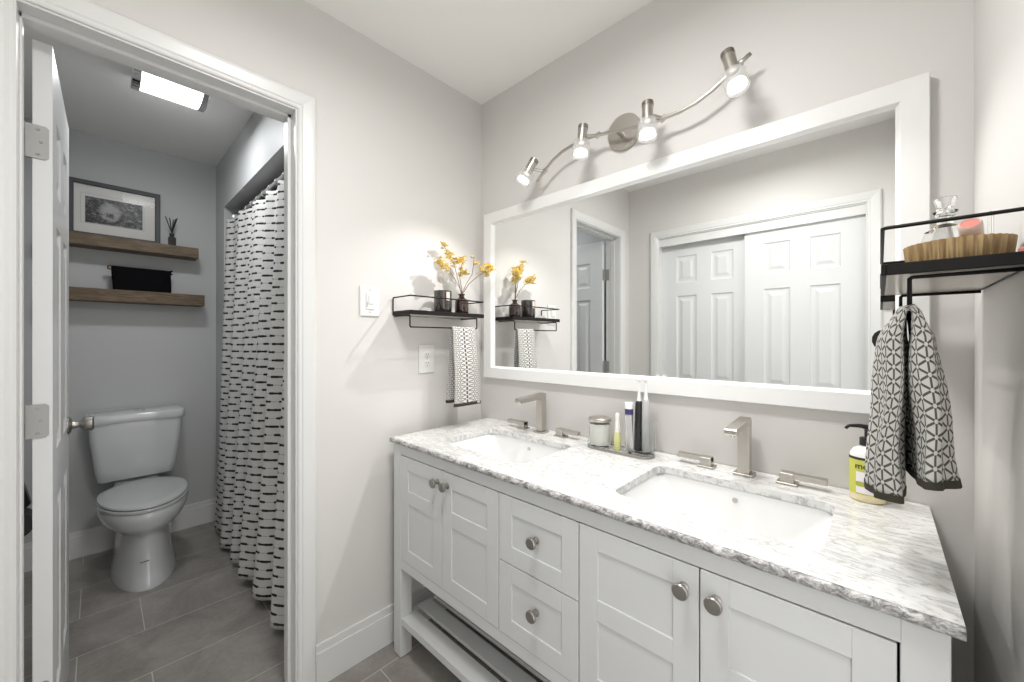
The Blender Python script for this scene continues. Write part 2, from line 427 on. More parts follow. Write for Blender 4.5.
# toilet room door, open 90 degrees into the room
dw, dt = .606, .035
m = door_slab('door', None, dw, 2.072, dt)
for v in m.bm.verts: v.co = Vector((-.131 - v.co.x, -1.463 - dt + v.co.y + v.co.x*.016, v.co.z + .012))
door = struct(m.build('door_1', 'door_paint'))
def knob(parent, x, y, z, d, mat='dark_nickel', name='door_knob'):
    m = MB(); m.lathe([(.0, 0), (.032, 0), (.032, .003), (.027, .008), (.014, .012), (.011, .026), (.013, .032), (.024, .040), (.027, .046), (.0265, .062), (.022, .067), (0, .068)], (x, y, z), 32, d, False, False)
    o = m.build(name, mat, parent, 'auto'); return o
knob(door, -.131-dw+.062, -1.4545, .962, (0, 1, 0)); knob(door, -.131-dw+.062, -1.4545-dt, .962, (0, -1, 0))
for z in (1.812, 1.062, .312):
    m = MB()
    pts = [(-.130, -1.510, z-.045), (-.130, -1.475, z-.045), (-.130, -1.469, z-.039), (-.130, -1.469, z+.039), (-.130, -1.475, z+.045), (-.130, -1.510, z+.045)]
    m.poly(pts, (.0025, 0, 0))
    for k in range(5): m.cyl((-.133, -1.5055, z-.045+k*.018), (-.133, -1.5055, z-.0275+k*.018), .0052, seg=12)
    m.box(-.128, -.095, JL, JL+.002, z-.045, z+.045)
    hg = m.build('hinge', 'hinge', door)
    m = MB()
    for dz_, dy in ((-.033, -.014), (0, -.008), (.033, -.014)): m.lathe([(.0038, 0), (.0030, .0012)], (-.1275, -1.475+dy, z+dz_), 10, (1, 0, 0))
    m.build('screw', 'dark_nickel', hg)
# closet sliding doors
m = door_slab('d', None, .62, 2.0, .03)
for v in m.bm.verts: v.co = Vector((CX1 - v.co.x, YO - .058 + v.co.y, v.co.z + .02))
struct(m.build('door_2', 'door_paint'))
m = door_slab('d', None, .62, 2.0, .03)
for v in m.bm.verts: v.co = Vector((CX0 + .62 - v.co.x, YO - .092 + v.co.y, v.co.z + .02))
struct(m.build('door_3', 'door_paint'))
# unseen dome lamp added to brighten the main room
t = thing('ceiling_lamp', (1.0, -.95, H), 'added unseen fill lamp with a round frosted dome above the vanity aisle', 'ceiling lamp')
MB().lathe([(.17, 0), (.17, -.02), (.16, -.03)], (1, -.95, H-.0005), 40).build('base', 'nickel', t, 'auto')
MB().lathe([(.158, -.03), (.15, -.055), (.12, -.08), (.07, -.095), (.01, -.10)], (1, -.95, H), 40).build('diffuser', 'added_dome_glow', t, True)
# toilet room ceiling lamp
LX0, LX1, LY0, LY1 = -1.02, -.785, -1.245, -1.035
t = thing('ceiling_lamp', (-.902, -1.14, H), 'rectangular wraparound ceiling lamp with chrome end caps in the toilet room', 'ceiling lamp')
def wrap(m, y0, y1, inset=0, zb=2.42):
    cxm = (LX0+LX1)/2; hw = (LX1-LX0)/2 - inset; rs = []
    n = 14
    prof = [(cxm - hw, H-.001), (cxm - hw, zb+.055)] + [(cxm - hw*math.cos(PI*i/n), zb+.045 - (.045-inset)*math.sin(PI*i/n)) for i in range(1, n)] + [(cxm + hw, zb+.055), (cxm + hw, H-.001)]
    for y in (y0, y1): rs.append([Vector((x, y, z)) for x, z in prof])
    m.rings(rs)
m = MB(); wrap(m, LY0, LY1, .006); m.build('diffuser', 'closet_diffuser', t, 'auto')
for y0, y1 in ((LY0-.032, LY0), (LY1, LY1+.026)):
    m = MB(); wrap(m, y0, y1); m.build('end_cap', 'chrome', t, 'auto', bevel=.004)
# ------------------------------------------------------------------ vanity
VX0, VX1, VY = .066, 1.592, -.545
van = thing('vanity_cabinet', ((VX0+VX1)/2, VY/2, 0), 'long white vanity cabinet with shaker doors, drawers and open slatted shelf', 'cabinet')
m = MB()
m.box(VX0+.05, VX1-.05, VY+.001, VY+.02, .817+.003, .8585)          # top rail
m.box(VX0+.05, VX1-.05, VY+.001, VY+.02, .362, .400)              # bottom rail
m.box(VX0+.05, VX1-.05, VY+.022, -.02, .362, .38)                 # cabinet floor
m.box(VX0+.006, VX0+.02, VY+.04, -.03, .362, .8585); m.box(VX1-.02, VX1-.006, VY+.04, -.03, .362, .8585)
m.box(VX0+.02, VX1-.02, -.03, -.02, .38, .8585)
for x in (.676, .9635): m.box(x-.008, x+.008, VY+.022, -.03, .38, .855)
m.build('body', 'cabinet_paint', van, bevel=.0015)
for sx in (0, 1):
    for sy in (0, 1):
        x0 = VX0 if sx == 0 else VX1-.052; y0 = VY if sy == 0 else -.066
        leg = MB().box(x0, x0+.052, y0, y0+.052, .004, .859, .002, 2).build('leg', 'cabinet_paint', van)
        MB().box(x0+.004, x0+.048, y0+.004, y0+.048, 0, .0045).build('foot_pad', 'grey', leg)
m = MB(); m.box(.25, 1.40, VY+.0225, VY+.024, .385, .855); m.build('inner_shadow_board', 'dark_gap', van).name = 'gap_shade_board'  # near-black board that paints shade behind the door gaps
def shaker(name, x0, x1, z0, z1, knobs, mid=None):
    m = MB(); y = VY; s = .052; t = .019
    rails = [(x0, x0+s, z0, z1), (x1-s, x1, z0, z1), (x0+s, x1-s, z0, z0+s), (x0+s, x1-s, z1-s, z1)]
    if mid: rails.append((x0+s, x1-s, mid-.026, mid+.026))
    for a, b_, c_, d in rails: m.box(a, b_, y, y+t, c_, d, .0008, 1)
    pan = [(z0+s, z1-s)] if not mid else [(z0+s, mid-.026), (mid+.026, z1-s)]
    for c_, d in pan:                                # bevelled step then the recessed panel
        lp = [[Vector((x, y+dd, z)) for x, z in ((x0+s+i, c_+i), (x1-s-i, c_+i), (x1-s-i, d-i), (x0+s+i, d-i))] for i, dd in ((0, .0004), (.0006, .0028), (.0012, .0031))]
        m.rings(lp, cap0=False)
    o = m.build(name, 'cabinet_paint', van)
    for kx, kz in knobs:
        k = MB().lathe([(.0, 0), (.010, 0), (.010, .003), (.006, .006), (.0055, .014), (.012, .018), (.0165, .022), (.0165, .026), (.0145, .0285), (0, .029)], (kx, y, kz), 28, (0, -1, 0), False, False).build('knob', 'dark_nickel', o, 'auto')
    return o
g = .0015
zb, zt = .402, .817
shaker('door', .119+g, .392-g, zb, zt, [(.368, .773)], .66)
shaker('door', .392+g, .676-g, zb, zt, [(.424, .773)], .66)
shaker('door', .9635+g, 1.252-g, zb, zt, [(1.222, .769)], .62)
shaker('door', 1.252+g, 1.538-g, zb, zt, [(1.284, .769)], .62)
shaker('drawer', .676+g, .9635-g, .617+g, zt, [(.824, .724)])
shaker('drawer', .676+g, .9635-g, zb, .617-g, [(.824, .524)])
# lower shelf
m = MB(); m.box(VX0+.052, VX1-.052, VY+.004, VY+.022, .133, .1485); m.box(VX0+.052, VX1-.052, -.05, -.03, .133, .1485)
for x in (VX0+.012, VX1-.03): m.box(x, x+.018, VY+.05, -.06, .125, .1485)
m.build('shelf_frame', 'cabinet_paint', van, bevel=.001)
for k, (y0, y1) in enumerate(((VY+.003, -.474), (-.450, -.392), (-.368, -.310), (-.286, -.228), (-.204, -.146), (-.122, -.05))):
    MB().box(VX0+.031 if k else VX0+.053, VX1-.031 if k else VX1-.053, y0, y1, .149, .163, .0015, 2).build('slat', 'cabinet_paint', van)
# countertop with two sink cutouts
TX0, TX1, TY = .0534, 1.6047, -.5582
SINKS = ((.462, -.300, .218, .148), (1.222, -.300, .218, .152))
top = thing('marble_countertop', ((TX0+TX1)/2, TY/2, .86), 'white marble countertop with grey veins and a rough grey front edge', 'countertop')
bm = bmesh.new()
def loop(pts):
    vs = [bm.verts.new(p) for p in pts]; return [bm.edges.new((vs[i], vs[(i+1) % len(vs)])) for i in range(len(vs))]
es = loop([Vector((TX0, TY+.009, .88)), Vector((TX1, TY+.009, .88)), Vector((TX1, -.001, .88)), Vector((TX0, -.001, .88))])
for s in SINKS: es += loop(rrect(s[0], s[1], s[2], s[3], .030, .88))
bmesh.ops.triangle_fill(bm, edges=es, use_beauty=True)
r = bmesh.ops.extrude_face_region(bm, geom=bm.faces[:])
for v in r['geom']:
    if isinstance(v, bmesh.types.BMVert): v.co.z = .8595
m = MB(); m.bm.free(); m.bm = bm; m.build('slab', 'marble', top)
# the chiselled front edge, an irregular rounded strip
m = MB(); rs = []
N = 240
for i in range(N+1):
    x = TX0 + (TX1-TX0)*i/N
    j = .0016*math.sin(i*1.7)+.0012*math.sin(i*.61+1)+random.uniform(-.0008, .0008)
    rs.append([Vector((x, TY+.0095, .8801)), Vector((x, TY+.0045+j*.4, .8788+j*.3)), Vector((x, TY+.001+j*.8, .8755+j*.5)), Vector((x, TY+j, .8695)), Vector((x, TY+.0015+j*.6, .8640)), Vector((x, TY+.006+j*.5, .8610)), Vector((x, TY+.0095, .8603))])
m.rings(rs); m.build('front_edge', 'marble_edge', top, True)
for i, s in enumerate(SINKS):
    t = thing('sink_basin', (s[0], s[1], .73), ('white rectangular undermount basin nearer the left wall, beside the candle tray' if i == 0 else 'white rectangular undermount basin nearer the soap bottle and right wall'), 'sink', 'undermount basins in the marble top')
    hx, hy = s[2]+.004, s[3]+.004
    lp = [rrect(s[0], s[1], hx+.02, hy+.02, .035, .859), rrect(s[0], s[1], hx+.004, hy+.004, .022, .859), rrect(s[0], s[1], hx, hy, .02, .856)]
    for k in range(1, 9):
        a = k/8; ins = .060*a**1.3; side = .10*a**1.5
        lp.append(rrect(s[0], s[1], hx-side, hy-ins*.62, .022+.03*a, .856-.115*a))
    for k in range(1, 5):
        a = k/4; lp.append(rrect(s[0], s[1], (hx-.10)*(1-a*.85), (hy-.037)*(1-a*.8), (.052)*(1-a*.6), .741-.010*math.sin(a*PI/2)))
    m = MB(); m.rings(lp, cap0=False); m.build('bowl', 'porcelain', t, 'auto', solid=.006)
    MB().lathe([(.0, -.001), (.021, -.001), (.024, .001), (.022, .003), (.016, .002), (.015, .0035), (0, .004)], (s[0], s[1], .7345), 28).build('drain', 'nickel', t, 'auto')
    m = MB(); m.cyl((s[0], s[1]+s[3]-.004, .83), (s[0], s[1]+s[3]-.007, .83), .007); m.build('overflow_ring', 'nickel', t)
# faucets
def faucet(x, label):
    y = -.06
    t = thing('faucet', (x, y, .88), label, 'faucet', 'brushed nickel faucets behind the basins')
    m = MB(); m.box(x-.026, x+.026, y-.024, y+.024, .8805, .887, .001, 1); m.build('base_plate', 'nickel', t)
    # column and flat spout as one squared bend
    prof = [(y+.015, .887), (y+.015, 1.046), (y+.011, 1.050), (y-.150, 1.040), (y-.153, 1.036), (y-.153, 1.026), (y-.150, 1.022), (y-.022, 1.026), (y-.015, 1.020), (y-.015, .887)]
    m = MB(); m.poly([(x-.0155, a, z) for a, z in prof], (.031, 0, 0)); m.build('spout', 'nickel', t, bevel=.0012)
    MB().cyl((x, y-.136, 1.0235), (x, y-.136, 1.018), .009).build('aerator', 'chrome', t)
    for s in (-1, 1):
        hx = x + s*.105
        m = MB(); m.box(hx-.024, hx+.024, y-.020, y+.020, .8805, .886, .001, 1); m.box(hx-.016, hx+.016, y-.016, y+.016, .886, .912, .001, 1)
        h = m.build('handle', 'nickel', t)
        a, b_ = sorted((hx - s*.016, hx + s*.088))
        MB().box(a, b_, y-.012, y+.012, .897, .9115, .0012, 2).build('lever', 'nickel', h)
faucet(.449, 'brushed nickel faucet with two levers behind the basin nearer the left wall')
faucet(1.225, 'brushed nickel faucet with two levers behind the basin nearer the soap bottle')
# ------------------------------------------------------------------ mirror
MX0, MX1, MZ0, MZ1 = .046, 1.605, 1.090, 1.917
t = thing('wall_mirror', ((MX0+MX1)/2, 0, MZ0), 'wide wall mirror in a flat white frame above the vanity', 'mirror')
fw = .059
m = MB(); rs = []
prof = [(0, -.002), (0, -.026), (.002, -.028), (.050, -.026), (.053, -.022), (.0545, -.018), (fw, -.013), (fw, -.002)]
for (cx_, cz_, sx, sz) in ((MX0, MZ0, 1, 1), (MX1, MZ0, -1, 1), (MX1, MZ1, -1, -1), (MX0, MZ1, 1, -1)):
    rs.append([Vector((cx_+sx*u, d, cz_+sz*u)) for u, d in prof])
rs.append(rs[0]); m.rings(rs, False, False); m.build('frame', 'frame_white', t)
for y in (): pass
MB().box(MX0+fw-.005, MX1-fw+.005, -.010, -.004, MZ0+fw-.005, MZ1-fw+.005).build('mirror_glass', 'mirror', t)
# ------------------------------------------------------------------ track light
tl = thing('track_light', (.812, 0, 2.07), 'wavy brushed nickel track light with four frosted spot heads on the wall', 'wall lamp')
MB().lathe([(.066, 0), (.066, .016), (.062, .022), (0, .023)], (.812, -.0005, 2.068), 48, (0, -1, 0), True, False).build('wall_plate', 'nickel', tl, 'auto')
BP = [(.435, 1.968), (.455, 1.985), (.48, 2.004), (.52, 2.032), (.567, 2.053), (.626, 2.064), (.709, 2.065), (.80, 2.052), (.892, 2.036), (.968, 2.028), (1.04, 2.028), (1.09, 2.036), (1.14, 2.056), (1.18, 2.080), (1.215, 2.102), (1.243, 2.118)]
MB().tube([(x, -.070, z) for x, z in BP], .0062, 12).build('wavy_bar', 'nickel', tl, True)
MB().cyl((.812, -.02, 2.052), (.812, -.072, 2.050), .009).build('bar_mount', 'nickel', tl, 'auto')
heads = [((.452, -.105, 2.048), (.407, -.140, 1.948), (.474, 2.000)), ((.697, -.112, 2.098), (.690, -.122, 1.975), (.735, 2.062)),
         ((.950, -.112, 2.080), (.956, -.126, 1.950), (.985, 2.028)), ((1.190, -.108, 2.128), (1.224, -.126, 1.995), (1.212, 2.100))]
for a, b_, (jx, jz) in heads:
    a = Vector(a); b_ = Vector(b_); d = (b_-a).normalized(); L = (b_-a).length
    hd = MB().lathe([(0, 0), (.015, 0), (.0185, .003), (.0185, .020)], a, 28, d, False).build('spot_head', 'nickel', tl, 'auto')
    MB().lathe([(.0178, .0), (.0178, .052), (.010, .058)], a + d*.0195, 28, d).build('barrel', 'nickel', hd, 'auto')
    k = MB()
    for q in range(4): k.lathe([(.0188, 0), (.0188, .0022)], a + d*(.004+q*.004), 28, d)
    k.build('cooling_rings', 'knurled', hd, 'auto')
    j = a + d*.045
    MB().tube([j, j.lerp(Vector((jx, -.070, jz)), .5), Vector((jx, -.070, jz))], .0058, 10).cyl((jx-.010, -.070, jz-.004), (jx+.010, -.070, jz+.004), .0095).build('swivel_joint', 'nickel', hd, 'auto')
    g0 = a + d*(L-.062)
    MB().lathe([(.0185, 0), (.0285, .002), (.0315, .008), (.0325, .060), (.0300, .060), (.0290, .010), (.0185, .006)], g0, 32, d, False, False).build('glass_shade', 'frosted_shade', hd, 'auto')
    MB().lathe([(0, .040), (.0245, .040), (.0255, .044), (.0255, .052), (0, .054)], g0, 28, d, False, False).build('bulb', 'bulb_face', hd, 'auto')
    l = bpy.data.lights.new('spot_bulb_light', 'SPOT'); l.energy = SPOT_W * (1.35 if a.x < .5 else 1); l.spot_size = math.radians(96 if a.x < .5 else 106); l.spot_blend = 1 if a.x < .5 else .75; l.shadow_soft_size = .009; l.color = (1, .98, .955)
    lo = bpy.data.objects.new('spot_bulb_light', l); lo.location = b_ + d*.006; lo.rotation_euler = d.to_track_quat('-Z', 'Y').to_euler(); col.objects.link(lo)
# ------------------------------------------------------------------ wall plates
def plate(name, y, z, label, cat, hole, w=.072, h=.118):
    t = thing(name, (0, y, z), label, cat)
    MB().box(.0005, .007, y-w/2, y+w/2, z-h/2, z+h/2, .002, 2).build('plate', 'plate', t)
    if hole == 'switch':
        MB().box(.006, .0115, y-.017, y+.017, z-.034, z+.034, .001, 1).build('rocker_frame', 'plate', t)
        m = MB(); m.box(.010, .016, y-.008, y+.012, z-.012, z+.024, .001, 1); m.build('rocker', 'plate', t)
        MB().box(.0105, .0125, y-.015, y-.012, z-.024, z-.004).build('dimmer_slot', 'grey', t)
    else:
        for dz_ in (-.020, .020):
            r_ = MB().lathe([(.0165, 0), (.0165, .003), (.015, .0035)], (.0065, y, z+dz_), 28, (1, 0, 0)).build('receptacle', 'plate', t, 'auto')
            m = MB(); m.box(.0095, .0105, y-.0075, y-.0052, z+dz_-.002, z+dz_+.007); m.box(.0095, .0105, y+.0052, y+.0075, z+dz_-.002, z+dz_+.006); m.lathe([(.0024, 0), (.0024, .0008)], (.0098, y, z+dz_-.0085), 10, (1, 0, 0))
            m.build('slots', 'ink', r_)
    for dz_ in ((0,) if hole != 'switch' else (-.045, .045)): MB().lathe([(.0028, 0), (.0022, .001)], (.007, y, z+dz_), 10, (1, 0, 0)).build('screw', 'hinge', t)
plate('light_switch', -.618, 1.438, 'white dimmer light switch on the wall left of the black shelf', 'light switch', 'switch', .082, .122)
plate('electrical_outlet', -.344, 1.193, 'white two-socket electrical outlet below the black wall shelf', 'outlet', 'outlet', .082, .128)
# ------------------------------------------------------------------ black wall shelves with towel bar
def wall_shelf(label, D=.142, zb_=1.333):
    """built on the left wall: sticks out to +x, long along y (local origin at wall, y centre)"""
    t = thing('wall_shelf', (0, -.31, 1.39), label, 'wall shelf', 'black wall shelves with towel bars')
    y0, y1, zt_ = -.515, -.112, 1.400; F = (lambda p: p)
    m = MB(); m.box(.001, D-.006, y0+.006, y1-.006, zt_-.0155, zt_-.0095, .001, 1); m.build('shelf_board', newm, t)
    m = MB(); m.box(D-.006, D, y0, y1, zt_-.016, zt_+.002, .001, 1); m.box(.001, D-.006, y0, y0+.006, zt_-.016, zt_+.002, .001, 1); m.box(.001, D-.006, y1-.006, y1, zt_-.016, zt_+.002, .001, 1)
    m.box(.001, .007, y0+.006, y1-.006, zt_-.016, zt_+.002, .001, 1)
    m.box(.007, D-.006, y0+.006, y1-.006, zt_-.0094, zt_-.004)
    m.build('tray_rim', 'black', t)
    zr = zt_+.060; r = .0030
    m = MB(); m.tube([(.004, y0+.002, zt_-.01), (.004, y0+.002, zr-.004), (.008, y0+.002, zr), (D-.006, y0+.002, zr), (D-.002, y0+.006, zr), (D-.002, y1-.006, zr), (D-.006, y1-.002, zr), (.008, y1-.002, zr), (.004, y1-.002, zr-.004), (.004, y1-.002, zt_-.01)], r, 8)
    m.build('guard_rail', 'black', t, True)
    xb = .1225
    m = MB(); m.tube([(.004, y0+.010, zt_-.019), (xb-.003, y0+.010, zt_-.019), (xb, y0+.010, zt_-.022), (xb, y0+.010, zb_+.004), (xb, y0+.014, zb_), (xb, y1-.034, zb_), (xb, y1-.030, zb_+.004), (xb, y1-.030, zt_-.022), (xb-.003, y1-.030, zt_-.019), (.004, y1-.030, zt_-.019)], .0032, 8)
    m.build('towel_bar', 'black', t, True)
    return t
M['shelf_under'] = newmat('shelf_underside', (.50, .46, .40), .25, .3); newm = 'shelf_under'
s1 = wall_shelf('black wire-railed wall shelf holding the vase of yellow blossoms')
s2 = wall_shelf('black wire-railed wall shelf on the right holding the ribbed gold dish', .156, 1.326)
s2.rotation_euler = (0, 0, PI); s2.location = (XR, -.314, 1.39)
# rotated shelf: its rail and bar now face the room from the right wall
# ------------------------------------------------------------------ towels: thick folded stack draped over a bar
def towel(label, path, thick, yr, loc, outer, uvoff=0, wob=.004, creases=0):
    """path: list of (x,z); thick and yr per path point, outer = name; lofted rounded section"""
    t = thing('hand_towel', loc, label, 'towel', 'patterned hand towels')
    n = len(path); NP = 40; NS = 60
    P = [Vector((x, 0, z)) for x, z in path]
    ls = [0]
    for i in range(1, n): ls.append(ls[-1] + (P[i]-P[i-1]).length)
    def samp(L):
        L = max(0, min(ls[-1], L))
        for i in range(1, n):
            if L <= ls[i] + 1e-9:
                a = (L-ls[i-1])/(ls[i]-ls[i-1]); a_s = a
                p = P[i-1].lerp(P[i], a); q = thick[i-1]*(1-a)+thick[i]*a
                return p, q, tuple(yr[i-1][k]*(1-a)+yr[i][k]*a for k in (0, 1))
    def f(u, v):
        L = v*ls[-1]; p, th, (ya, yb) = samp(L)
        p1, *_ = samp(L-.006); p2, *_ = samp(L+.006); tg = (p2-p1).normalized(); nrm = Vector((tg.z, 0, -tg.x))
        a = u*2*PI; c_, s_ = math.cos(a), math.sin(a)
        e = .55
        cc = math.copysign(abs(c_)**e, c_); ss = math.copysign(abs(s_)**e, s_)
        yc = (ya+yb)/2; hw = (yb-ya)/2
        fold = creases*(math.cos(a*4+1.0) + .7*math.cos(a*7+v*3))*min(1, abs(v-.5)*3)
        w_ = wob*(math.sin(v*17+u*6) + math.sin(v*9+u*21))*.5
        return p + nrm*(ss*(th/2) + w_ + fold*ss) + Vector((0, cc*(hw + fold) + yc, 0))
    tot = 2*(abs(yr[0][1]-yr[0][0]) + thick[0])
    m = MB(); m.grid(NP, NS, f, lambda u, v: (u*tot+uvoff, v*ls[-1]), True)
    body = m.build('cloth', 'towel_cloth' if outer == 'l' else 'bold_towel_cloth', t, True)
    for v0, v1 in ((0, .020), (.980, 1)):
        m = MB(); yy = None
        def fh(u, v, v0=v0, v1=v1):
            vv = v0+(v1-v0)*v; a = f(u, vv)
            p, th, (ya, yb) = samp(vv*ls[-1]); c0 = p + Vector((0, (ya+yb)/2, 0))
            return c0 + (a-c0)*1.05 + Vector((0, 0, -.004))
        m.grid(NP, 3, fh, None, True)
        vb = [fh(i/NP, 0 if v0 == 0 else 1) for i in range(NP)]
        m.bm.faces.new([m.bm.verts.new(p) for p in vb])
        m.build('hem', 'towel_hem', t, True)
    return t
xb = .122
arc = lambda cx_, r, s=1: [(cx_ - s*r*math.cos(a*PI/6), 1.333 + r*math.sin(a*PI/6)) for a in range(0, 7)]
pa = [(xb-.034, .998), (xb-.022, 1.15), (xb-.010, 1.30)] + arc(xb, .006) + [(xb+.010, 1.30), (xb+.022, 1.15), (xb+.028, .986)]
towel('small-patterned white and black hand towel hanging below the left black shelf', pa,
      [.016, .013, .010] + [.008]*7 + [.010, .013, .014], [(-.293, -.165), (-.293, -.165), (-.293, -.160)] + [(-.292, -.158)]*7 + [(-.292, -.156), (-.294, -.152), (-.296, -.148)], (xb, -.22, 1.15), 'l', wob=.003)
xr = XR-.1225
pb = [(xr-.027, 1.024), (xr-.026, 1.10), (xr-.022, 1.20), (xr-.018, 1.285)] + [(a, z-.007) for a, z in arc(xr, .007)] + [(xr+.017, 1.285), (xr+.020, 1.20), (xr+.025, 1.10), (xr+.029, 1.058)]
towel('large dark-latticed white hand towel bunched below the right black shelf', pb,
      [.041, .041, .038, .032] + [.014]*7 + [.032, .041, .047, .050], [(-.500, -.31), (-.500, -.31), (-.498, -.32), (-.492, -.34)] + [(-.488, -.35)]*7 + [(-.492, -.34), (-.498, -.32), (-.504, -.31), (-.508, -.31)], (xr, -.40, 1.15), 'r', uvoff=.3, wob=.005, creases=.0035)
# ------------------------------------------------------------------ things on the left shelf
ZS = 1.396
t = thing('candle_jar', (.075, -.305, ZS), 'dark smoked glass candle jar on the left black shelf beside the vase', 'candle')
MB().lathe([(.037, 0), (.040, .004), (.040, .105), (.0375, .105), (.0375, .010), (0, .008)], (.075, -.305, ZS), 36, cap1=False).build('jar', 'smoke', t, 'auto')
MB().lathe([(.0372, .0), (.0372, .055), (0, .056)], (.075, -.305, ZS+.009), 28, cap1=False).build('wax', 'wax', t, 'auto')
m = MB(); m.box(.1145, .1155, -.315, -.297, ZS+.060, ZS+.098)
for v in m.bm.verts: pass
m.build('label', 'blush', t)
t = thing('bottle_vase', (.075, -.195, ZS), 'dark brown glass bottle vase on the left black shelf', 'vase')
MB().lathe([(.0, 0), (.030, 0), (.0325, .004), (.0325, .062), (.030, .072), (.016, .082), (.0125, .086), (.0125, .094), (.016, .096), (.016, .101), (.011, .101), (.010, .086), (.012, .078)], (.075, -.195, ZS), 36, cap0=False, cap1=False).build('glass_body', 'amber', t, 'auto')
t = MB(); t.sphere((.085, -.405, ZS), .034, 1, 1, .72, 24)
bmesh.ops.bisect_plane(t.bm, geom=t.bm.verts[:]+t.bm.edges[:]+t.bm.faces[:], plane_co=(0, 0, ZS), plane_no=(0, 0, 1), clear_inner=True)
tag(t.build('stone_dome', 'stone', None, True), 'small rounded grey stone lying on the left black shelf', 'stone')
# blossom branches
def blossom(m, p, r, rng):
    for k in range(5):
        a = k*2*PI/5 + rng.random(); tilt = rng.uniform(.2, .9)
        d = Vector((math.cos(a), math.sin(a), tilt)).normalized(); side = d.cross(Vector((0, 0, 1))).normalized()
        q = p + d*r
        vs = [p, p + d*r*.5 + side*r*.42, q, p + d*r*.5 - side*r*.42]
        nn = d.cross(side)*r*.15
        m.bm.faces.new([m.bm.verts.new(v + (nn if i in (1, 3) else Vector((0, 0, 0)))) for i, v in enumerate(vs)])
rng = random.Random(3)
base_p = Vector((.075, -.195, ZS+.098))
branches = [('topmost yellow blossom branch rising highest from the brown bottle', [(.073, -.215, 1.56), (.070, -.235, 1.63), (.062, -.262, 1.672), (.058, -.282, 1.712)], [(.070, -.236, 1.640), (.064, -.250, 1.668), (.060, -.262, 1.682), (.056, -.283, 1.712)]),
  ('yellow blossom branch leaning farthest left towards the light switch', [(.080, -.225, 1.545), (.085, -.265, 1.585), (.088, -.305, 1.605), (.088, -.325, 1.620)], [(.088, -.322, 1.622), (.088, -.335, 1.628), (.088, -.300, 1.612), (.082, -.290, 1.604), (.090, -.315, 1.606)]),
  ('short yellow blossom branch upright in the middle of the bottle', [(.073, -.198, 1.54), (.072, -.205, 1.58), (.075, -.200, 1.61), (.080, -.190, 1.655)], [(.075, -.198, 1.60), (.083, -.180, 1.598), (.080, -.190, 1.662), (.074, -.215, 1.648)]),
  ('slender blossom branch with pale buds leaning towards the mirror', [(.095, -.180, 1.55), (.115, -.165, 1.59), (.125, -.165, 1.63), (.135, -.170, 1.66)], [(.135, -.170, 1.662), (.128, -.150, 1.640)]),
  ('yellow blossom branch leaning farthest right in front of the mirror frame', [(.105, -.175, 1.545), (.140, -.150, 1.580), (.165, -.130, 1.600), (.175, -.105, 1.612)], [(.160, -.128, 1.600), (.170, -.112, 1.618), (.176, -.098, 1.606), (.172, -.118, 1.590), (.165, -.105, 1.630), (.150, -.135, 1.612)])]
for lab, pts, bl in branches:
    t = thing('blossom_branch', base_p, lab, 'flower branch', 'yellow blossom branches in the brown bottle')
    P0 = Vector((base_p.x + rng.uniform(-.004, .004), base_p.y + rng.uniform(-.004, .004), ZS+.02))
    m = MB(); path = [P0, base_p + Vector((rng.uniform(-.004, .004), rng.uniform(-.004, .004), 0))] + [Vector(p) for p in pts]
    m.tube(path, [.0018, .0018, .0016, .0014, .0012, .0008], 6)
    for b_ in bl:
        b_ = Vector(b_); a = min(path, key=lambda q: (q-b_).length if (q-b_).length > .008 else 9)
        m.tube([a, a.lerp(b_, .5) + Vector((0, 0, .003)), b_], .0008, 5)
    m.build('twig', 'bamboo', t)
    m1, m2 = MB(), MB()
    few = 'pale buds' in lab
    for b_ in bl:
        for k in range(4 if few else 15):
            p = Vector(b_) + Vector([rng.gauss(0, .0085) for _ in range(3)])
            blossom(m1 if rng.random() < .6 else m2, p, rng.uniform(.010, .016), rng)
        MB().sphere(Vector(b_) + Vector((0, 0, .004)), .0032, 1, 1, 1.5, 8).build('bud', 'bud', t)
    m1.build('blossoms', 'petal', t, flip=False); m2.build('pale_blossoms', 'petal2', t, flip=False)
# ------------------------------------------------------------------ things on the right shelf
def loc_r(x): return XR - x
t = thing('ribbed_dish', (1.608, -.425, ZS), 'round ribbed gold-brown dish on the right black shelf', 'dish')
prof = [(.052, 0), (.0555, .003), (.0595, .041), (.0570, .041), (.054, .006), (0, .005)]
m = MB(); rs = []; SG = 180
for r_, h_ in prof: rs.append([Vector((1.608 + (r_ + (.0018*math.cos(i*2*PI*36/SG) if r_ > .05 else 0))*math.cos(2*PI*i/SG), -.425 + (r_ + (.0018*math.cos(i*2*PI*36/SG) if r_ > .05 else 0))*math.sin(2*PI*i/SG), ZS+h_)) for i in range(SG)])
m.rings(rs, True, False); m.build('bowl', 'gold', t, 'auto')
t = thing('glass_bottle', (1.597, -.41, ZS+.006), 'clear glass bottle with a flared stopper standing in the ribbed dish', 'bottle')
MB().lathe([(.0, 0), (.024, 0), (.027, .004), (.028, .045), (.024, .060), (.010, .070), (.009, .082), (.012, .084), (.012, .086), (0, .087)], (1.597, -.41, ZS+.0065), 32, cap0=False, cap1=False).build('glass_body', 'thin_glass', t, 'auto')
MB().lathe([(.0, 0), (.013, 0), (.015, .004), (.011, .006), (.010, .012), (.014, .026), (.012, .026), (.008, .010), (0, .008)], (1.597, -.41, ZS+.094), 24, cap0=False, cap1=False).build('stopper', 'glass', t, 'auto')
ax = Vector((-.15, -.72, .62)).normalized()
t = thing('small_jar', (1.625, -.435, ZS+.02), 'small tilted jar with a pink top leaning inside the ribbed dish', 'jar')
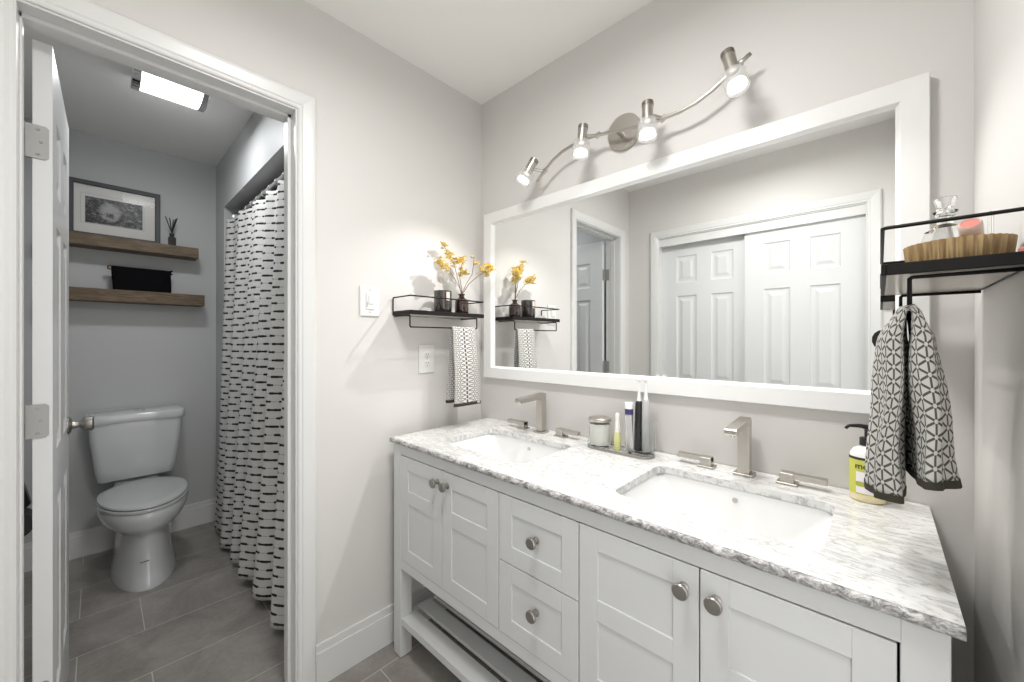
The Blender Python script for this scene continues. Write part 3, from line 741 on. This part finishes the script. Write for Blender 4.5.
MB().lathe([(.0, 0), (.011, 0), (.0130, .003), (.0130, .024), (.0108, .027), (.0100, .0255)], Vector((1.622, -.445, ZS+.046)), 28, ax, False, False).build('jar_body', 'blush', t, 'auto')
MB().lathe([(0.0, 0), (.0099, 0), (.0099, .002), (0, .0025)], Vector((1.622, -.445, ZS+.046)) + ax*.0235, 24, ax, False, False).build('pink_top', 'pink', t, 'auto')
t = thing('glass_tube_vial', (1.650, -.40, ZS), 'thin clear glass rod standing at the right end of the ribbed dish', 'glass rod')
MB().lathe([(.0, 0), (.0035, .001), (.0035, .085), (0, .087)], (1.648, -.39, ZS+.006), 12, cap0=False, cap1=False).build('rod', 'glass', t, 'auto')
tag(MB().lathe([(0, 0), (.006, 0), (.007, .002), (.007, .012), (.005, .014), (0, .0145)], (1.6655, -.494, ZS), 24, cap0=False, cap1=False).build('round_pot', 'pink', None, 'auto'), 'little dusky pink pot on the right black shelf at the photo edge', 'pot')
# ------------------------------------------------------------------ soap bottle
SX, SY = 1.495, -.064
t = thing('soap_bottle', (SX, SY, .88), 'pump hand soap bottle with yellow-green label and black pump on the marble', 'soap bottle')
def ov(r, z, k=.78): return [Vector((SX + r*math.cos(2*PI*i/36), SY + r*k*math.sin(2*PI*i/36), z)) for i in range(36)]
Z0 = .8803
MB().rings([ov(.030, Z0), ov(.034, Z0+.004), ov(.034, Z0+.019)]).build('soap', 'soap', t, 'auto')
MB().rings([ov(.034, Z0+.0192), ov(.034, Z0+.108), ov(.0325, Z0+.118), ov(.026, Z0+.128), ov(.014, Z0+.134, 1), ov(.013, Z0+.138, 1)]).build('bottle', 'white', t, 'auto')
MB().rings([ov(.0346, Z0+.019), ov(.0346, Z0+.106)]).build('label', 'yellow', t, 'auto')
MB().rings([ov(.0349, Z0+.103), ov(.0349, Z0+.109)]).build('dark_band', 'ink', t, 'auto')
def patch(name, mat, a0, a1, z0, z1, r=.0352):
    m = MB(); m.grid(10, 1, lambda u, v: Vector((SX + r*math.cos(a0+(a1-a0)*u), SY + r*.78*math.sin(a0+(a1-a0)*u), Z0+z0+(z1-z0)*v))); return m.build(name, mat, t, solid=.0004)
A0 = math.radians(-90)
patch('label_panel', 'label', A0-.62, A0+.5, .050, .074); patch('label_panel', 'label', A0-.62, A0+.5, .022, .038); patch('label_panel', 'green', A0-.62, A0+.5, .040, .049)
MB().lathe([(.015, 0), (.015, .018), (.012, .020), (.0055, .021), (.0055, .040), (.009, .041), (.010, .048), (0, .050)], (SX, SY, Z0+.137), 24, cap1=False).build('pump', 'blackp', t, 'auto')
MB().tube([(SX+.004, SY-.002, Z0+.183), (SX-.015, SY-.012, Z0+.186), (SX-.034, SY-.022, Z0+.185), (SX-.040, SY-.026, Z0+.178)], [.006, .005, .004, .0035], 10).build('nozzle', 'blackp', t, True)
def text_obj(s, size, parent, loc, rot, mat, name='lettering', bend=None):
    cu = bpy.data.curves.new('t', 'FONT'); cu.body = s; cu.size = size; cu.extrude = .00015; cu.align_x = 'CENTER'; cu.offset = size*.012
    o = bpy.data.objects.new('t', cu); col.objects.link(o)
    dg = bpy.context.evaluated_depsgraph_get(); me = bpy.data.meshes.new_from_object(o.evaluated_get(dg))
    bpy.data.objects.remove(o)
    ob = bpy.data.objects.new(name, me); col.objects.link(ob); me.materials.clear(); me.materials.append(M[mat])
    ob.parent = parent; ob.location = Vector(loc) - wloc(parent); ob.rotation_euler = rot
    return ob
an = A0 - .30
text_obj('me', .020, t, (SX+.0353*math.cos(an), SY-.0006+.0353*.78*math.sin(an), Z0+.082), (PI/2, 0, -.22), 'ink')
# ------------------------------------------------------------------ tray and toiletries
tx0, tx1, tyc, thy = .712, .963, -.093, .042
t = thing('vanity_tray', ((tx0+tx1)/2, tyc, .88), 'oblong mirrored tray with a metal rim between the two basins', 'tray')
cxm, hx = (tx0+tx1)/2, (tx1-tx0)/2
MB().rings([rrect(cxm, tyc, hx-.004, thy-.004, thy-.006, .8803, 10), rrect(cxm, tyc, hx-.002, thy-.002, thy-.004, .887, 10)]).build('tray_plate', 'silver', t, 'auto')
def ringwall(m, hx_, hy_, z0, z1, th):
    r_ = hy_ - .002
    m.rings([rrect(cxm, tyc, hx_, hy_, r_, z0, 10), rrect(cxm, tyc, hx_, hy_, r_, z1, 10), rrect(cxm, tyc, hx_-th, hy_-th, r_-th, z1, 10), rrect(cxm, tyc, hx_-th, hy_-th, r_-th, z0, 10), rrect(cxm, tyc, hx_, hy_, r_, z0, 10)], False, False)
m = MB(); ringwall(m, hx, thy, .8803, .890, .003); m.build('lower_rim', 'dark_nickel', t, 'auto')
m = MB(); ringwall(m, hx, thy, .8905, .905, .002); m.build('glass_gallery', 'thin_glass', t, 'auto')
ZT = .8875
x, y = .757, -.092
t = thing('candle_jar', (x, y, ZT), 'clear glass candle jar with white wax and metal lid on the tray', 'candle')
MB().lathe([(.037, 0), (.040, .003), (.040, .091), (.0382, .091), (.0382, .006), (0, .005)], (x, y, ZT), 36, cap1=False).build('jar', 'thin_glass', t, 'auto')
MB().lathe([(.0370, 0), (.0375, .075), (0, .076)], (x, y, ZT+.0065), 32, cap1=False).build('wax', 'wax', t, 'auto')
MB().lathe([(.0405, 0), (.0415, .002), (.0415, .010), (.039, .0125), (0, .013)], (x, y, ZT+.0915), 36, cap1=False).build('lid', 'nickel', t, 'auto')
x, y = .830, -.095
t = thing('vial_bottle', (x, y, ZT), 'small slender clear bottle of yellow liquid on the tray', 'bottle')
MB().lathe([(.0, 0), (.0125, 0), (.0135, .003), (.0125, .045), (.010, .060), (0, .061)], (x, y, ZT), 24, cap0=False, cap1=False).build('liquid', 'greenish', t, 'auto')
MB().lathe([(.010, .061), (.0090, .090), (.0075, .108), (.0085, .116), (.0075, .126), (0, .130)], (x, y, ZT), 24, cap1=False).build('cap', 'wax', t, 'auto')
# glass tumbler
x, y = .917, -.092
t = thing('glass_tumbler', (x, y, ZT), 'clear glass cup holding the toothbrushes on the tray', 'cup')
def sq(r, z, rad=.016): return rrect(x, y, r*1.2, r*.88, rad, z, 6)
MB().rings([sq(.032, ZT), sq(.034, ZT+.003), sq(.036, ZT+.118), sq(.0345, ZT+.118), sq(.0325, ZT+.008), sq(.01, ZT+.007, .005)], True, True).build('glass_body', 'thin_glass', t, 'auto')
# toothpaste tube standing on its cap... upright with the cap on top
x, y = .877, -.100
t = thing('toothpaste_tube', (x, y, ZT+.009), 'silver toothpaste tube with white cap and dark band standing in the cup', 'toothpaste')
def el(rx, ry, z): return [Vector((x + rx*math.cos(2*PI*i/28), y + ry*math.sin(2*PI*i/28), z)) for i in range(28)]
Zb = ZT+.0095
x0_ = x
MB().rings([el(.0155, .0015, Zb), el(.0155, .004, Zb+.03), el(.0145, .010, Zb+.085), el(.0142, .0138, Zb+.122)]).build('tube', 'silver', t, 'auto')
MB().rings([el(.0146, .0142, Zb+.1222), el(.0146, .0142, Zb+.142)]).build('dark_band', 'purple', t, 'auto')
MB().rings([el(.0150, .0150, Zb+.1422), el(.0150, .0150, Zb+.160), el(.0140, .0140, Zb+.163)]).build('cap', 'white', t, 'auto')
def brush(x, y, top, bodyz, mat, label, lx, ly):
    t = thing('electric_toothbrush', (x, y, Zb), label, 'toothbrush')
    a = Vector((x, y, Zb)); d = (Vector((x+lx, y+ly, top)) - a); L = d.length; d.normalize()
    hb = bodyz - Zb
    MB().lathe([(.0, 0), (.0125, .001), (.0145, .01), (.014, hb*.6), (.0125, hb-.006), (.0085, hb)], a, 28, d, False).build('handle', mat, t, 'auto')
    MB().lathe([(.0082, hb+.0005), (.0052, hb+.02), (.0035, hb+.045), (.0035, L-.010)], a, 20, d).build('brush_neck', 'white', t, 'auto')
    h0 = a + d*(L-.008); sd = Vector((-.6, -.8, 0))
    hd = MB().lathe([(0, 0), (.0072, 0), (.0078, .002), (.0078, .005), (0, .006)], h0 - sd*.003, 20, sd, False, False).build('brush_head', 'white', t, 'auto')
    MB().lathe([(.0066, .0), (.0062, .008)], h0 + sd*.0033, 16, sd).build('bristles', 'label', hd, 'auto')
brush(.906, -.088, 1.150, 1.068, 'blackp', 'black electric toothbrush with white neck standing in the glass cup', .004, 0)
brush(.934, -.088, 1.150, 1.074, 'grey', 'grey electric toothbrush with white neck standing in the glass cup', .000, -.002)
# ------------------------------------------------------------------ toilet
TYc = -1.212; TXW = XW
t = thing('toilet', (-1.5, TYc, 0), 'white two-piece toilet with closed lid below the wooden shelves', 'toilet')
def egg(xb_, xf, hw, z, n=48, taper=0):            # elongated outline: back xb_, front xf (xf > xb_)
    out = []; cx_ = xb_ + (xf-xb_)*.42
    for i in range(n):
        a = 2*PI*i/n; c_, s_ = math.cos(a), math.sin(a)
        rx = (xf-cx_) if c_ > 0 else (cx_-xb_)
        e = 2/ (2.0 if c_ > 0 else 2.8)
        out.append(Vector((cx_ + rx*math.copysign(abs(c_)**e, c_), TYc + .016 + hw*(1 - (taper*c_*c_ if c_ < 0 else 0))*math.copysign(abs(s_)**e, s_), z)))
    return out
FX = -1.19
MB().rings([egg(-1.80, -1.205, .137, 0), egg(-1.80, -1.203, .138, .010), egg(-1.80, -1.222, .128, .05), egg(-1.79, -1.245, .118, .12), egg(-1.79, -1.258, .115, .19), egg(-1.79, -1.260, .117, .250), egg(-1.79, -1.250, .128, .272), egg(-1.78, -1.215, .158, .298), egg(-1.77, -1.198, .176, .325), egg(-1.75, -1.190, .184, .355), egg(-1.74, -1.187, .188, .388), egg(-1.74, -1.193, .184, .398)]).build('bowl', 'toilet', t, 'auto')
MB().rings([egg(-1.72, -1.190, .184, .4005, taper=.35), egg(-1.725, -1.186, .188, .404, taper=.35), egg(-1.725, -1.186, .188, .414, taper=.35), egg(-1.72, -1.191, .184, .418, taper=.35)]).build('seat', 'seat', t, 'auto')
MB().rings([egg(-1.745, -1.192, .183, .4215, taper=.5), egg(-1.75, -1.187, .187, .425, taper=.5), egg(-1.75, -1.190, .185, .433, taper=.5), egg(-1.74, -1.203, .174, .438, taper=.5), egg(-1.72, -1.25, .14, .440, taper=.5)]).build('lid', 'seat', t, 'auto')
for hy_ in (-.055, .075): MB().box(-1.745, -1.72, TYc+hy_-.015, TYc+hy_+.015, .40, .436, .004).build('seat_hinge', 'seat', t)
MB().box(-1.90, -1.765, TYc-.10, TYc+.10, .20, .438, .02, 3).build('rear_deck', 'toilet', t, 'auto')
def tk(x0, x1, hw, z, r): return rrect((x0+x1)/2, TYc, (x1-x0)/2, hw, r, z, 6)
MB().rings([tk(-1.885, -1.775, .155, .440, .03), tk(-1.893, -1.735, .168, .455, .035), tk(-1.898, -1.705, .178, .52, .035), tk(-1.903, -1.692, .197, .70, .035), tk(-1.905, -1.690, .203, .795, .035)]).build('tank', 'toilet', t, 'auto')
tl_ = MB().rings([tk(-1.908, -1.684, .214, .7955, .036), tk(-1.910, -1.680, .219, .803, .038), tk(-1.910, -1.680, .219, .836, .038), tk(-1.908, -1.684, .215, .845, .036), tk(-1.900, -1.700, .200, .848, .03)]).build('tank_lid', 'toilet', t, 'auto')
MB().lathe([(.024, 0), (.024, .004), (.020, .006), (0, .0062)], (-1.79, TYc+.015, .848), 24, cap1=False).build('flush_button', 'chrome', tl_, 'auto')
MB().box(-1.2415, -1.2400, TYc-.018, TYc+.018, .135, .138).build('maker_mark', 'ink', t)
t['label'] = 'white two-piece toilet with closed lid below the wooden shelves'
# ------------------------------------------------------------------ wooden shelves, framed photo, diffuser, bag
tag(MB().box(XW+.001, -1.782, -1.575, -.916, 1.823, 1.888, .002, 2).build('floating_shelf', 'wood'), 'upper brown wooden floating shelf carrying the framed photo', 'shelf', 'brown floating shelves')
tag(MB().box(XW+.001, -1.782, -1.575, -.884, 1.507, 1.579, .002, 2).build('floating_shelf', 'wood'), 'lower brown wooden floating shelf carrying the black pouch', 'shelf', 'brown floating shelves')
PY0, PY1, PZ0, PZ1 = -1.499, -1.098, 1.8885, 2.222
t = thing('framed_photo', (-1.87, (PY0+PY1)/2, PZ0), 'grey framed black and white animal photograph on the upper wooden shelf', 'picture')
lean = lambda z: -1.893 - (z-PZ0)*.012
def pq(y0, y1, z0, z1, dx): return [[Vector((lean(z)+dx, y, z)) for y, z in ((y0, z0), (y1, z0), (y1, z1), (y0, z1))]]
m = MB(); fwid = .026; rs = []
for (yy, zz, sy, sz) in ((PY0, PZ0, 1, 1), (PY1, PZ0, -1, 1), (PY1, PZ1, -1, -1), (PY0, PZ1, 1, -1)):
    rs.append([Vector((lean(zz)+d, yy+sy*u, zz+sz*u)) for u, d in ((0, -.008), (0, .014), (.003, .016), (fwid-.003, .016), (fwid, .012), (fwid, -.008))])
rs.append(rs[0]); m.rings(rs, False, False); M['frame_grey'] = newmat('frame_grey', (.05, .052, .058), .5); m.build('frame', 'frame_grey', t)
def quad(name, mat, y0, y1, z0, z1, dx, th=.002):
    m = MB(); m.grid(1, 1, lambda u, v: Vector((lean(z0+(z1-z0)*v)+dx, y0+(y1-y0)*u, z0+(z1-z0)*v)), lambda u, v: (u, v)); return m.build(name, mat, t, solid=th)
quad('mat_board', 'wax', PY0+fwid-.004, PY1-fwid+.004, PZ0+fwid-.004, PZ1-fwid+.004, .002)
M['mat_line'] = newmat('mat_line', (.45, .45, .45), .6)
iy0, iy1, iz0, iz1 = -1.428, -1.182, 1.975, 2.130
quad('mat_bevel', 'mat_line', iy0-.018, iy1+.008, iz0-.004, iz1+.018, .0034, .0006)
quad('mat_inner', 'wax', iy0-.0165, iy1+.0065, iz0-.0025, iz1+.0165, .0042, .0006)
quad('photo_print', 'photo', iy0, iy1, iz0, iz1, .0052, .0006)
M['pic_glass'] = newmat('picture_glass', (1, 1, 1), .03, Transmission_Weight=1, IOR=1.12)
m = quad('glass_pane', 'pic_glass', PY0+fwid-.004, PY1-fwid+.004, PZ0+fwid-.004, PZ1-fwid+.004, .008, .0008)
x, y = -1.845, -1.045
t = thing('reed_diffuser', (x, y, 1.8885), 'small dark reed diffuser bottle with black sticks beside the framed photo', 'diffuser')
MB().rings([rrect(x, y, .020, .020, .006, 1.8885), rrect(x, y, .020, .020, .006, 1.945), rrect(x, y, .011, .011, .006, 1.953), rrect(x, y, .011, .011, .006, 1.957)]).build('bottle', 'smoke', t, 'auto')
MB().lathe([(.012, 0), (.012, .016)], (x, y, 1.957), 20).build('collar', 'blackp', t, 'auto')
for k, (dx, dy) in enumerate(((.0, -.032), (.008, -.012), (-.006, .008), (.006, .026), (0, .018))):
    MB().cyl((x - dx*.15, y - dy*.15, 1.96), (x+dx, y+dy, 2.078 - .006*(k % 3)), .0028, seg=8).build('reed', 'blackp', t)
# pouch
t = thing('toiletry_pouch', (-1.84, -1.19, 1.5795), 'black fabric zip pouch with side tabs on the lower wooden shelf', 'pouch')
rs = []
for k in range(9):
    a = k/8; z = 1.5795 + .142*a; hy = .133 + .004*a**2; hx_ = .045*(1 - a**1.6) + .006
    rs.append([Vector((-1.845 + hx_*math.copysign(abs(math.cos(q))**.5, math.cos(q)), -1.184 + (hy + .002*math.sin(q*5+a*4))*math.copysign(abs(math.sin(q))**.35, math.sin(q)), z + (.003*math.sin(q*2) if k == 8 else 0))) for q in [2*PI*i/48 for i in range(48)]])
MB().rings(rs).build('bag_body', 'matte_black', t, 'auto')
MB().box(-1.848, -1.842, -1.323, -1.045, 1.7195, 1.727, .002, 1).build('zip', 'matte_black', t)
for yy in (-1.322, -1.044): MB().tube([(-1.845, yy, 1.726), (-1.845+.008, yy-.012, 1.722), (-1.845, yy-.014, 1.708), (-1.845, yy+.002, 1.705)], .005, 8).build('side_tab', 'wood' if yy < -1.2 else 'matte_black', t, True)
# dark paper holder seen through the hinge gap
t = thing('paper_holder', (-1.5, YW, .5), 'black wall mounted paper holder glimpsed between the jamb and open door', 'paper holder')
MB().poly([(-1.62, YW+.002, .62), (-1.62, YW+.060, .61), (-1.62, YW+.093, .46), (-1.62, YW+.070, .435), (-1.62, YW+.002, .435)], (.05, 0, 0)).build('bracket', 'blackp', t, bevel=.003)
MB().lathe([(.018, 0), (.062, 0), (.062, .11), (.018, .11)], (-1.66, YW+.045, .366), 28, (1, 0, 0)).build('roll', 'dark_roll', t, 'auto')
# ------------------------------------------------------------------ curtain rod, rings, curtain
RY, RZ = -.726, 2.112
t = thing('curtain_rod', (-.9, RY, RZ), 'chrome shower curtain rod across the tub alcove', 'curtain rod')
MB().cyl((-1.662, RY, RZ), (-.163, RY, RZ), .0135).build('rod', 'rod_steel', t, 'auto')
MB().lathe([(.030, 0), (.030, .006), (.018, .012)], (-1.6645, RY, RZ), 28, (1, 0, 0)).build('flange', 'rod_steel', t, 'auto')
MB().lathe([(.030, 0), (.030, .006), (.018, .012)], (-.1605, RY, RZ), 28, (-1, 0, 0)).build('flange', 'rod_steel', t, 'auto')
cx0, cx1 = -1.655, -.20
nf = 6.1
t = thing('shower_curtain', ((cx0+cx1)/2, -.80, .04), 'white shower curtain with rows of black dashes hanging in the alcove', 'curtain')
zt0, zb0 = 2.075, .035
def cf(u, v):
    # v 0 bottom .. 1 top ; u along x
    z = zb0 + (zt0-zb0)*v
    amp = .014 + .034*(1-v)**.7
    ph = u*nf*2*PI + .5*math.sin(u*9+1.2) + .35*math.sin(v*3+u*5)
    x_ = cx0 - .035*(1-v) + (cx1-cx0+.035*(1-v))*u + .010*(1-v)*math.sin(ph*2+1)
    y_ = RY - .012 - .085*(1-v)**1.15 - .045*(1-u)**3*v - amp*math.sin(ph)*(.45+.55*min(1, u*4)) - .010*(1-v)*math.sin(u*13+v*2) - .006*math.sin(ph*2.3+v*4)
    zz = z + (.006*math.cos(ph) if v > .97 else 0) - .012*(1-v)*math.sin(u*7)
    return Vector((x_, y_, max(.02, zz)))
WID = 1.83
m = MB(); m.grid(330, 60, cf, lambda u, v: (u*WID, v*(zt0-zb0)))
m.build('cloth', 'curtain', t, True, solid=.0015)
ring0 = None
for k in range(12):
    u = (k+.25)/12; x_ = cx0 + (cx1-cx0)*u
    if ring0 is None:
        m = MB(); m.tube([(x_ + .006*math.sin(a), RY + .0165*math.sin(a), RZ - .004 + .0185*math.cos(a)) for a in [2*PI*i/20 for i in range(21)]], .0026, 8)
        off = Vector((x_, RY, RZ))
        for v in m.bm.verts: v.co -= off
        ring0 = m.build('curtain_ring', 'rod_steel', None, True); ring0.location = off
        tag(ring0, 'chrome curtain ring on the rod above the dashed curtain', 'curtain ring', 'curtain rings on the rod')
    else:
        r_ = ring0.copy(); col.objects.link(r_); r_.location = Vector((x_, RY, RZ))
# ------------------------------------------------------------------ photographer's camera on its stand, seen in the mirror
base_c = CAM - FW*.012
t = thing('photo_camera', (CAM.x, CAM.y, 0), 'black camera lens on a slim stand reflected beside the right towel', 'camera')
c0 = Vector(CAM) - FW*.006
MB().lathe([(.0, 0.0), (.030, 0.0), (.034, .0), (.046, .001), (.050, -.004), (.050, -.02), (.044, -.024), (.044, -.075), (.040, -.08), (.040, -.10)], c0, 12, FW, False, True).build('lens', 'blackp', t, 'auto')
MB().lathe([(0, .0004), (.022, .0004), (.024, .0012), (.026, .0012), (.027, .0004)], c0, 32, FW, False, False).build('front_ring', 'dark_gap', t, 'auto')
rotm = Matrix.Translation(c0 - FW*.128) @ Matrix.Rotation(YAW, 4, 'Z')
MB().box(-.050, .050, -.028, .028, -.045, .045, .008, 3, rotm).build('body', 'blackp', t)
pc = c0 - FW*.128
MB().cyl((pc.x, pc.y, .02), (pc.x, pc.y, pc.z-.045), .011).build('column', 'blackp', t)
for k in range(3):
    a = k*2*PI/3 + .4
    MB().tube([(pc.x, pc.y, .35), (pc.x + .20*math.cos(a), pc.y + .20*math.sin(a), .006)] if k != 9 else [], .007, 8).build('leg', 'blackp', t)
# dark wall control by the closet
t = thing('wall_control', (1.555, YO, 1.49), 'small dark wall control with pale rows reflected under the right shelf', 'wall control')
MB().box(1.535, 1.578, YO+.0005, YO+.014, 1.452, 1.520, .002, 2).build('case', 'blackp', t)
for z in (1.472, 1.488, 1.504): MB().box(1.540, 1.573, YO+.0135, YO+.0150, z-.002, z+.002).build('pale_row', 'grey', t)
